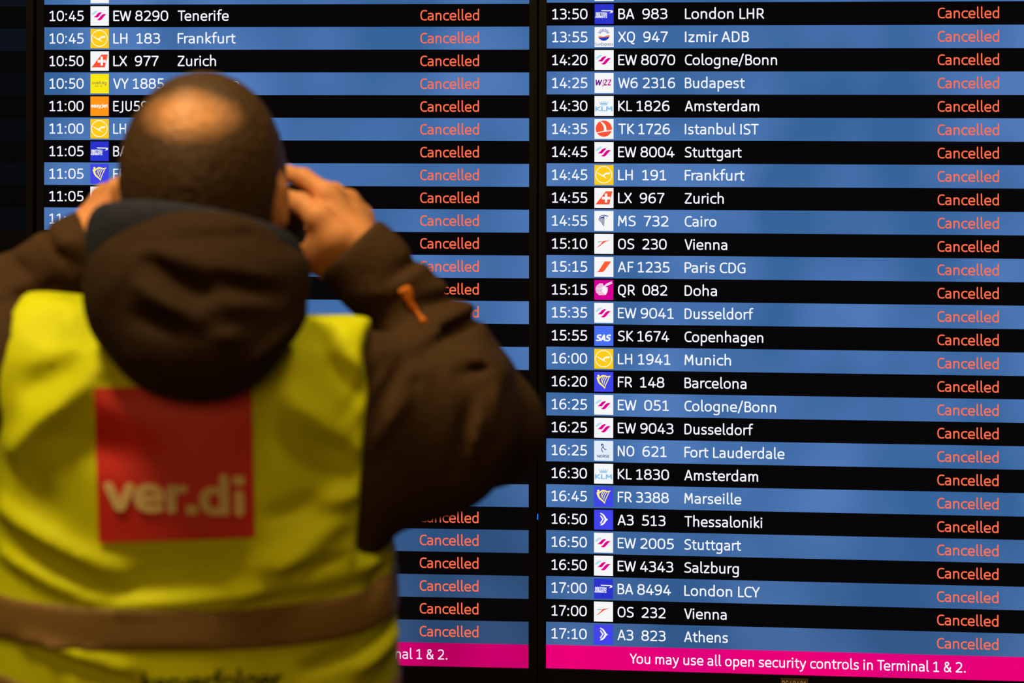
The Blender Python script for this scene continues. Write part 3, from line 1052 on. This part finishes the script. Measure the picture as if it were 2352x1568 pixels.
part('hair', Vh + rs.normal(0, 0.0006, Vh.shape), Fh, hair_material(), it=1)
del hf

# jacket: trunk and sleeves in one field
jk = Field((-0.68, 1.70, 0.90), (0.10, 2.24, 1.72), 0.005)
sl, X, Y, Z = jk.window(jk.lo, jk.lo + 2, 0)
ZT = CAM_Z + np.array([-0.86, -0.66, -0.58, -0.543, -0.487, -0.444, -0.379, -0.293, -0.25, -0.215], np.float32)
AW = np.array([0.180, 0.188, 0.190, 0.190, 0.187, 0.179, 0.174, 0.172, 0.163, 0.14], np.float32)
BD = np.array([0.140, 0.145, 0.148, 0.148, 0.144, 0.138, 0.136, 0.130, 0.116, 0.09], np.float32)
a_ = np.interp(Z.ravel(), ZT, AW).astype(np.float32)[None, None, :]
b_ = np.interp(Z.ravel(), ZT, BD).astype(np.float32)[None, None, :]
rho = (np.abs((X + 0.317) / a_) ** 2.4 + np.abs((Y - 1.97) / b_) ** 2.4) ** (1 / 2.4)
tube = np.maximum((rho - 1) * b_, (Z - (CAM_Z - 0.248)) + 0 * X)
tube = np.maximum(tube, (0.955 - Z) + 0 * X)
jk.join(sl, tube.astype(np.float32), 0.03)
jk.cap(px(150, 808, 1.965), px(450, 806, 1.95), 0.048, 0.052, 0.03)
jk.cap(px(450, 806, 1.95), px(770, 872, 1.965), 0.052, 0.047, 0.03)
trunk_D = jk.D.copy()
jk.chain([SH_R, px(985, 955, 2.05), EL_R], [0.074, 0.086, 0.060], 0.022)
jk.cap(px(800, 1090, 1.97), px(985, 1012, 2.03), 0.068, 0.073, 0.04)
jk.chain([EL_R, px(1000, 782, 2.14), px(846, 612, 2.135)], [0.055, 0.049, 0.044], 0.03)
jk.chain([SH_L, px(-60, 860, 2.05), EL_L], [0.074, 0.080, 0.062], 0.022)
jk.chain([EL_L, px(20, 716, 2.14), px(165, 598, 2.145)], [0.058, 0.052, 0.045], 0.03)
# cuffs end in a clean cut across each wrist
for wr, dr in ((px(846, 612, 2.135), px(803, 566, 2.135)), (px(165, 598, 2.145), px(228, 560, 2.15))):
    n = (dr - wr) / np.linalg.norm(dr - wr)
    jk.cap(wr, dr + n * 0.01, 0.044, 0.043, 0.01)
    s2, X2, Y2, Z2 = jk.window(dr - 0.09, dr + 0.09, 0)
    pl = (X2 - dr[0]) * n[0] + (Y2 - dr[1]) * n[1] + (Z2 - dr[2]) * n[2]
    rad = np.sqrt((X2 - dr[0]) ** 2 + (Y2 - dr[1]) ** 2 + (Z2 - dr[2]) ** 2)
    jk.D[s2] = np.where(rad < 0.085, np.maximum(jk.D[s2], pl), jk.D[s2])
SLEEVE_FOLDS = [
 (880, 655, 975, 590, -0.006, 14), (800, 700, 905, 640, 0.004, 22), (860, 690, 980, 615, 0.004, 16),
 (960, 705, 1070, 690, -0.010, 17), (985, 785, 1110, 735, -0.010, 17), (1000, 745, 1090, 712, 0.002, 18),
 (1060, 830, 1120, 822, -0.007, 10), (1090, 790, 1180, 850, 0.005, 18),
 (850, 930, 945, 790, -0.006, 16), (880, 960, 990, 810, 0.004, 14), (830, 880, 900, 790, -0.005, 12),
 (1090, 1000, 1120, 880, 0.006, 14), (1050, 1040, 1080, 900, -0.006, 16), (1130, 960, 1150, 850, 0.005, 10), (960, 850, 975, 830, -0.006, 12),
 (60, 522, 160, 620, -0.006, 12), (0, 600, 60, 640, -0.006, 16), (100, 560, 180, 560, 0.004, 20), (20, 690, 120, 660, -0.005, 14),
]
jk.D = jk.D - ridges(X, Z, SLEEVE_FOLDS, 2.08) * 1.35
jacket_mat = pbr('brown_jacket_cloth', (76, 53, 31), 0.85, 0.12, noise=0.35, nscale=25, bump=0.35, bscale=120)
Vj, Fj = jk.mesh()
jacket = part('jacket', Vj, Fj, jacket_mat, it=2)

# vest over the jacket
VEST_FOLDS = [
 (20, 1040, 240, 830, 0.016, 34), (60, 900, 170, 850, -0.010, 34), (120, 1010, 330, 1040, -0.006, 40),
 (640, 900, 830, 1060, 0.010, 30), (720, 830, 830, 930, -0.008, 26), (660, 1010, 800, 1090, -0.006, 34),
 (560, 1345, 770, 1215, 0.017, 32), (740, 1165, 830, 1150, 0.010, 20), (620, 1190, 720, 1160, -0.006, 20),
 (-20, 1190, 300, 1315, 0.009, 24), (60, 1260, 220, 1330, -0.006, 20), (300, 1335, 600, 1310, -0.010, 34),
 (-20, 1290, 240, 1375, 0.006, 16), (826, 1255, 800, 1308, 0.006, 9), (600, 1338, 800, 1310, 0.005, 10), (215, 905, 275, 930, 0.006, 30), (280, 1378, 850, 1330, 0.009, 18), (560, 1300, 850, 1270, 0.006, 22),
 (80, 1492, 330, 1562, -0.012, 12), (60, 1470, 300, 1520, 0.006, 18), (700, 1540, 880, 1500, -0.009, 16), (820, 1560, 905, 1520, 0.008, 16),
 (840, 1400, 880, 1330, -0.008, 16), (100, 720, 160, 800, 0.005, 30), (760, 760, 840, 900, 0.006, 30), (60, 1100, 120, 1180, -0.006, 30),
]
back_w = np.clip((1.99 - Y) / 0.06, 0, 1)
vest_D = jk.D - 0.011 - np.maximum(1.2 * ridges(X, Z, VEST_FOLDS, 1.835), -0.0085) * back_w
# armholes, neck and hem
zs = Z.ravel()
ypx = CY - (zs - CAM_Z) * F_PX / 1.93
xr = np.interp(ypx, [640, 735, 755, 800, 900, 960, 1100, 1250, 1268, 1285, 1400], [866, 866, 842, 834, 850, 842, 834, 822, 850, 898, 922])
xl = np.interp(ypx, [640, 680, 760, 870, 960, 1030, 1060, 1100], [8, 14, 40, 20, 32, 2, -60, -400])
XR = ((xr - CX) / F_PX * 1.93).astype(np.float32)[None, None, :]
XL = ((xl - CX) / F_PX * 1.93).astype(np.float32)[None, None, :]
vest_D = np.maximum(vest_D, np.maximum(X - XR, XL - X) + 0 * Y)
neck = np.sqrt((X + 0.314) ** 2 + (Y - 1.99) ** 2 + 0 * Z) - 0.105
vest_D = np.maximum(vest_D, np.where(Z > CAM_Z - 0.33, -neck, -1).astype(np.float32))
vest_D = np.maximum(vest_D, (1.06 - Z) + 0 * X + 0 * Y)
# it stays on the trunk: nothing of it runs down the raised forearms
sa, sb = px(20, 672, 1.965), px(860, 736, 1.965)
zline = sa[2] + (X - sa[0]) * (sb[2] - sa[2]) / (sb[0] - sa[0])
vest_D = np.maximum(vest_D, np.where(np.abs(X + 0.317) > 0.09, Z - zline, -1).astype(np.float32) + 0 * Y)
vest_D = np.maximum(vest_D, np.where((Z > CAM_Z - 0.42) & (Y > 2.02) & ((np.abs(X + 0.317) > 0.12) | (Z > CAM_Z - 0.25)), 1, -1).astype(np.float32) * np.minimum(np.abs(Y - 2.02) + 0 * X + 0 * Z, 0.01))
vest_mat = pbr('fluorescent_yellow_cloth', (222, 224, 2), 0.7, 0.2, noise=0.12, nscale=30, bump=0.12, bscale=400)
Vv, Fv = surface_nets(vest_D, jk.lo, jk.h)
vest = part('safety_vest', Vv, Fv, vest_mat, it=2)
vest['label'] = 'fluorescent yellow safety vest'

# reflective bands
refl = pbr('reflective_tape', (136, 102, 50), 0.55, 0.35, noise=0.15, nscale=200)
for z0, z1, lean in ((-0.5075, -0.4665, 0.0), (-0.593, -0.551, -0.075)):
    zl = Z - CAM_Z - lean * (X + 0.317)
    Dz = np.maximum(vest_D - 0.0025, np.maximum(z0 - zl, zl - z1) + 0 * Y)
    Vs, Fs = surface_nets(Dz, jk.lo, jk.h)
    s_ = part('reflective_stripe', Vs, Fs, refl, parent=vest, it=1)


def on_vest(points, lift, iters=4):
    """carry frame positions onto the cloth of the back"""
    out = []
    for x, y in points:
        Yv = 1.83
        for _ in range(iters):
            q = px(x, y, Yv)
            Yv = jk.first_hit(vest_D, q[0], q[2])
        q = px(x, y, Yv)
        out.append(q + np.array([0, -lift, 0]) - P0)
    return out


def bil(s, t):
    tl, tr, bl, br = np.array([211, 884.]), np.array([584, 876.]), np.array([222, 1251.]), np.array([593, 1238.])
    return (1 - t) * ((1 - s) * tl + s * tr) + t * ((1 - s) * bl + s * br)


N = 26
pts = on_vest([bil(i / N, j / N) for j in range(N + 1) for i in range(N + 1)], 0.0035)
fq = np.array([[j * (N + 1) + i, (j + 1) * (N + 1) + i, (j + 1) * (N + 1) + i + 1, j * (N + 1) + i + 1] for j in range(N) for i in range(N)])
bm_ = fast_mesh('union_badge', relax(np.array(pts), fq, 2), fq, pbr('red_print', (222, 44, 36), 0.5, 0.35))
badge = link_mesh('badge', bm_, vest)
badge['label'] = 'red square printed on the back'
G['i'] = (36, 'M 17 60 L 17 7 D 17 98')
V, Fc = text_geo('ver.di', 11.0, maxlen=14)
G['i'] = (33, 'M 16 67 L 16 7 D 16 91')
x = (V[:, 0] - V[:, 0].min()) / (V[:, 0].max() - V[:, 0].min())
s = 0.062 + 0.868 * x
t = 0.772 + 0.066 * x - V[:, 1] / 100.0 * 0.222
pts = on_vest([bil(a, b) for a, b in zip(s, t)], 0.0055)
lt = link_mesh('badge_lettering', mesh_from('badge_lettering', pts, Fc, pbr('cream_print', (240, 206, 140), 0.6, 0.3)), vest)
lt['label'] = 'pale lettering'
V, Fc = text_geo('kerverfolger', 9.5, maxlen=16)
x = (V[:, 0] - V[:, 0].min()) / (V[:, 0].max() - V[:, 0].min())
pts = on_vest([(328 + 322 * a, 1589 - b * 0.44 - 10 * a) for a, b in zip(x, V[:, 1])], 0.004)
lt = link_mesh('vest_lettering', mesh_from('vest_lettering', pts, Fc, pbr('black_print', (30, 26, 14), 0.7, 0.2)), vest)
lt['label'] = 'black lettering'

# hood hanging at the back, and the fleece collar
hd = Field((-0.47, 1.69, 1.38), (-0.14, 2.06, 1.70), 0.004)
hd.ell(px(448, 690, 1.845), (0.102, 0.078, 0.079), 0)
hd.ell(px(455, 800, 1.810), (0.068, 0.055, 0.048), 0.03)
hd.ell(px(458, 622, 1.885), (0.104, 0.080, 0.042), 0.03)
sl, X, Y, Z = hd.window(hd.lo, hd.lo + 1, 0)
HOOD_FOLDS = [
 (350, 600, 480, 670, -0.013, 20), (330, 650, 470, 720, 0.010, 22), (370, 570, 600, 640, 0.007, 26), (520, 635, 640, 680, -0.011, 22),
 (330, 720, 420, 740, -0.009, 20), (500, 690, 640, 690, 0.006, 24), (260, 560, 560, 545, -0.004, 14), (560, 545, 660, 590, -0.004, 14),
 (590, 830, 690, 740, 0.006, 18), (260, 660, 330, 560, 0.004, 22), (520, 760, 560, 765, 0.006, 16), (350, 500, 600, 515, 0.004, 24),
]
hd.D = hd.D - ridges(X, Z, HOOD_FOLDS, 1.80) * np.clip((1.93 - Y) / 0.05, 0, 1)
hole = np.sqrt((X + 0.312) ** 2 + ((Y - 1.995) * 1.1) ** 2 + 0 * Z) - 0.072
hd.D = np.maximum(hd.D, -hole)
Vd, Fd = hd.mesh()
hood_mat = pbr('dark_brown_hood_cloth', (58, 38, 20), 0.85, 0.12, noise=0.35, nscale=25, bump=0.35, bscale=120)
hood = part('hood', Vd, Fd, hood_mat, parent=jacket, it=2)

cf = Field((-0.47, 1.84, 1.46), (-0.14, 2.13, 1.72), 0.004)
sl, X, Y, Z = cf.window(cf.lo, cf.lo + 1, 0)
cc = px(452, 528, 1.985)
A, B = 0.095, 0.086
zc = cc[2] - 0.031 - 0.13 * (X - cc[0]) - 0.30 * (Y - cc[1])
rr = np.sqrt((X - cc[0]) ** 2 + ((Y - cc[1]) * A / B) ** 2) - A
dd = (np.sqrt((rr / 0.015) ** 2 + ((Z - zc) / 0.037) ** 2) - 1) * 0.015
cf.D = np.minimum(cf.D, dd.astype(np.float32))
Vc, Fc_ = cf.mesh()
collar = part('collar', Vc, Fc_, pbr('blue_grey_fleece', (58, 59, 72), 0.95, 0.08, noise=0.4, nscale=60, bump=0.5, bscale=200), parent=jacket, it=2)
collar['label'] = 'blue-grey fleece collar'

# orange zip pull on the forearm
tab = []
fz = Field(px(890, 640, 2.02) - [0.02, 0.05, 0.09], px(1000, 770, 2.02) + [0.06, 0.10, 0.09], 0.0025)


def on_sleeve(x, y, lift=0.003):
    Yv = 2.08
    for _ in range(4):
        q = px(x, y, Yv)
        Yv = jk.first_hit(jk.D, q[0], q[2])
    return px(x, y, Yv - lift)


q1 = [on_sleeve(*p) for p in ((920, 670), (936, 664), (942, 676), (930, 682))]
fz.chain(q1, (0.0036, 0.0042, 0.0042, 0.0036), 0.003)
q2 = [on_sleeve(*p) for p in ((938, 688), (946, 702), (955, 712))]
fz.chain(q2, (0.0042, 0.0040, 0.0028), 0.003)
q3 = [on_sleeve(*p) for p in ((955, 712), (963, 722), (972, 736), (980, 748))]
fz.chain(q3, (0.0026, 0.0020, 0.0036, 0.0044), 0.003)
Vz, Fz = fz.mesh()
zp = part('zip_pull', Vz, Fz, pbr('orange_cord', (206, 106, 6), 0.6, 0.3), parent=jacket, it=1)
zp['label'] = 'orange zip pull with cord'

# trousers and shoes, standing on the floor
tr = Field((-0.56, 1.80, 0.03), (-0.07, 2.16, 1.12), 0.008)
tr.ell((-0.317, 1.98, 0.98), (0.170, 0.122, 0.120), 0)
for sx in (-1, 1):
    hx = -0.317 + sx * 0.09
    tr.chain([(hx, 1.985, 0.90), (hx + sx * 0.015, 1.975, 0.50), (hx + sx * 0.02, 1.99, 0.10)], [0.098, 0.075, 0.066], 0.03)
sl, X, Y, Z = tr.window(tr.lo, tr.lo + 2, 0)
tr.D = np.maximum(tr.D, (0.075 - Z) + 0 * X + 0 * Y)
Vt, Ft = tr.mesh()
part('trousers', Vt, Ft, pbr('dark_trouser_cloth', (34, 32, 34), 0.9, 0.1, noise=0.3, nscale=40))
for sx in (-1, 1):
    hx = -0.317 + sx * 0.11
    sh = Field((hx - 0.09, 1.86, -0.02), (hx + 0.10, 2.26, 0.17), 0.005)
    sh.chain([(hx, 1.955, 0.050), (hx + sx * 0.01, 2.06, 0.050), (hx + sx * 0.018, 2.165, 0.036)], [0.050, 0.050, 0.040], 0.03)
    sh.cap((hx, 1.985, 0.06), (hx, 1.985, 0.115), 0.050, 0.047, 0.03)
    sl, X, Y, Z = sh.window(sh.lo, sh.lo + 1, 0)
    sh.D = np.maximum(sh.D, (0.002 - Z) + 0 * X + 0 * Y)
    Vs, Fs = sh.mesh()
    part('shoe', Vs, Fs, pbr('black_leather', (24, 22, 21), 0.45, 0.4))

# ------------------------------------------------------------------ the phone held up to the face
pc = px(520, 489, 2.203)
phone = empty('smartphone', tuple(pc), (0, math.radians(1.5), 0), 'black phone held sideways in both hands before the face', 'phone')
ph_black = pbr('black_phone_case', (14, 13, 14), 0.4, 0.4)
v, f = box_geo(-0.087, 0.087, -0.005, 0.005, -0.0335, 0.0335, 0.004)
link_mesh('case', mesh_from('case', v, f, ph_black), phone)
v, f = box_geo(-0.080, 0.080, -0.0056, -0.005, -0.030, 0.030)
link_mesh('display', mesh_from('display', v, f, pbr('phone_glass', (8, 9, 12), 0.15, 0.5)), phone)
v, f = box_geo(0.050, 0.079, 0.005, 0.0075, 0.004, 0.033, 0.001)
link_mesh('camera_bump', mesh_from('camera_bump', v, f, ph_black), phone)
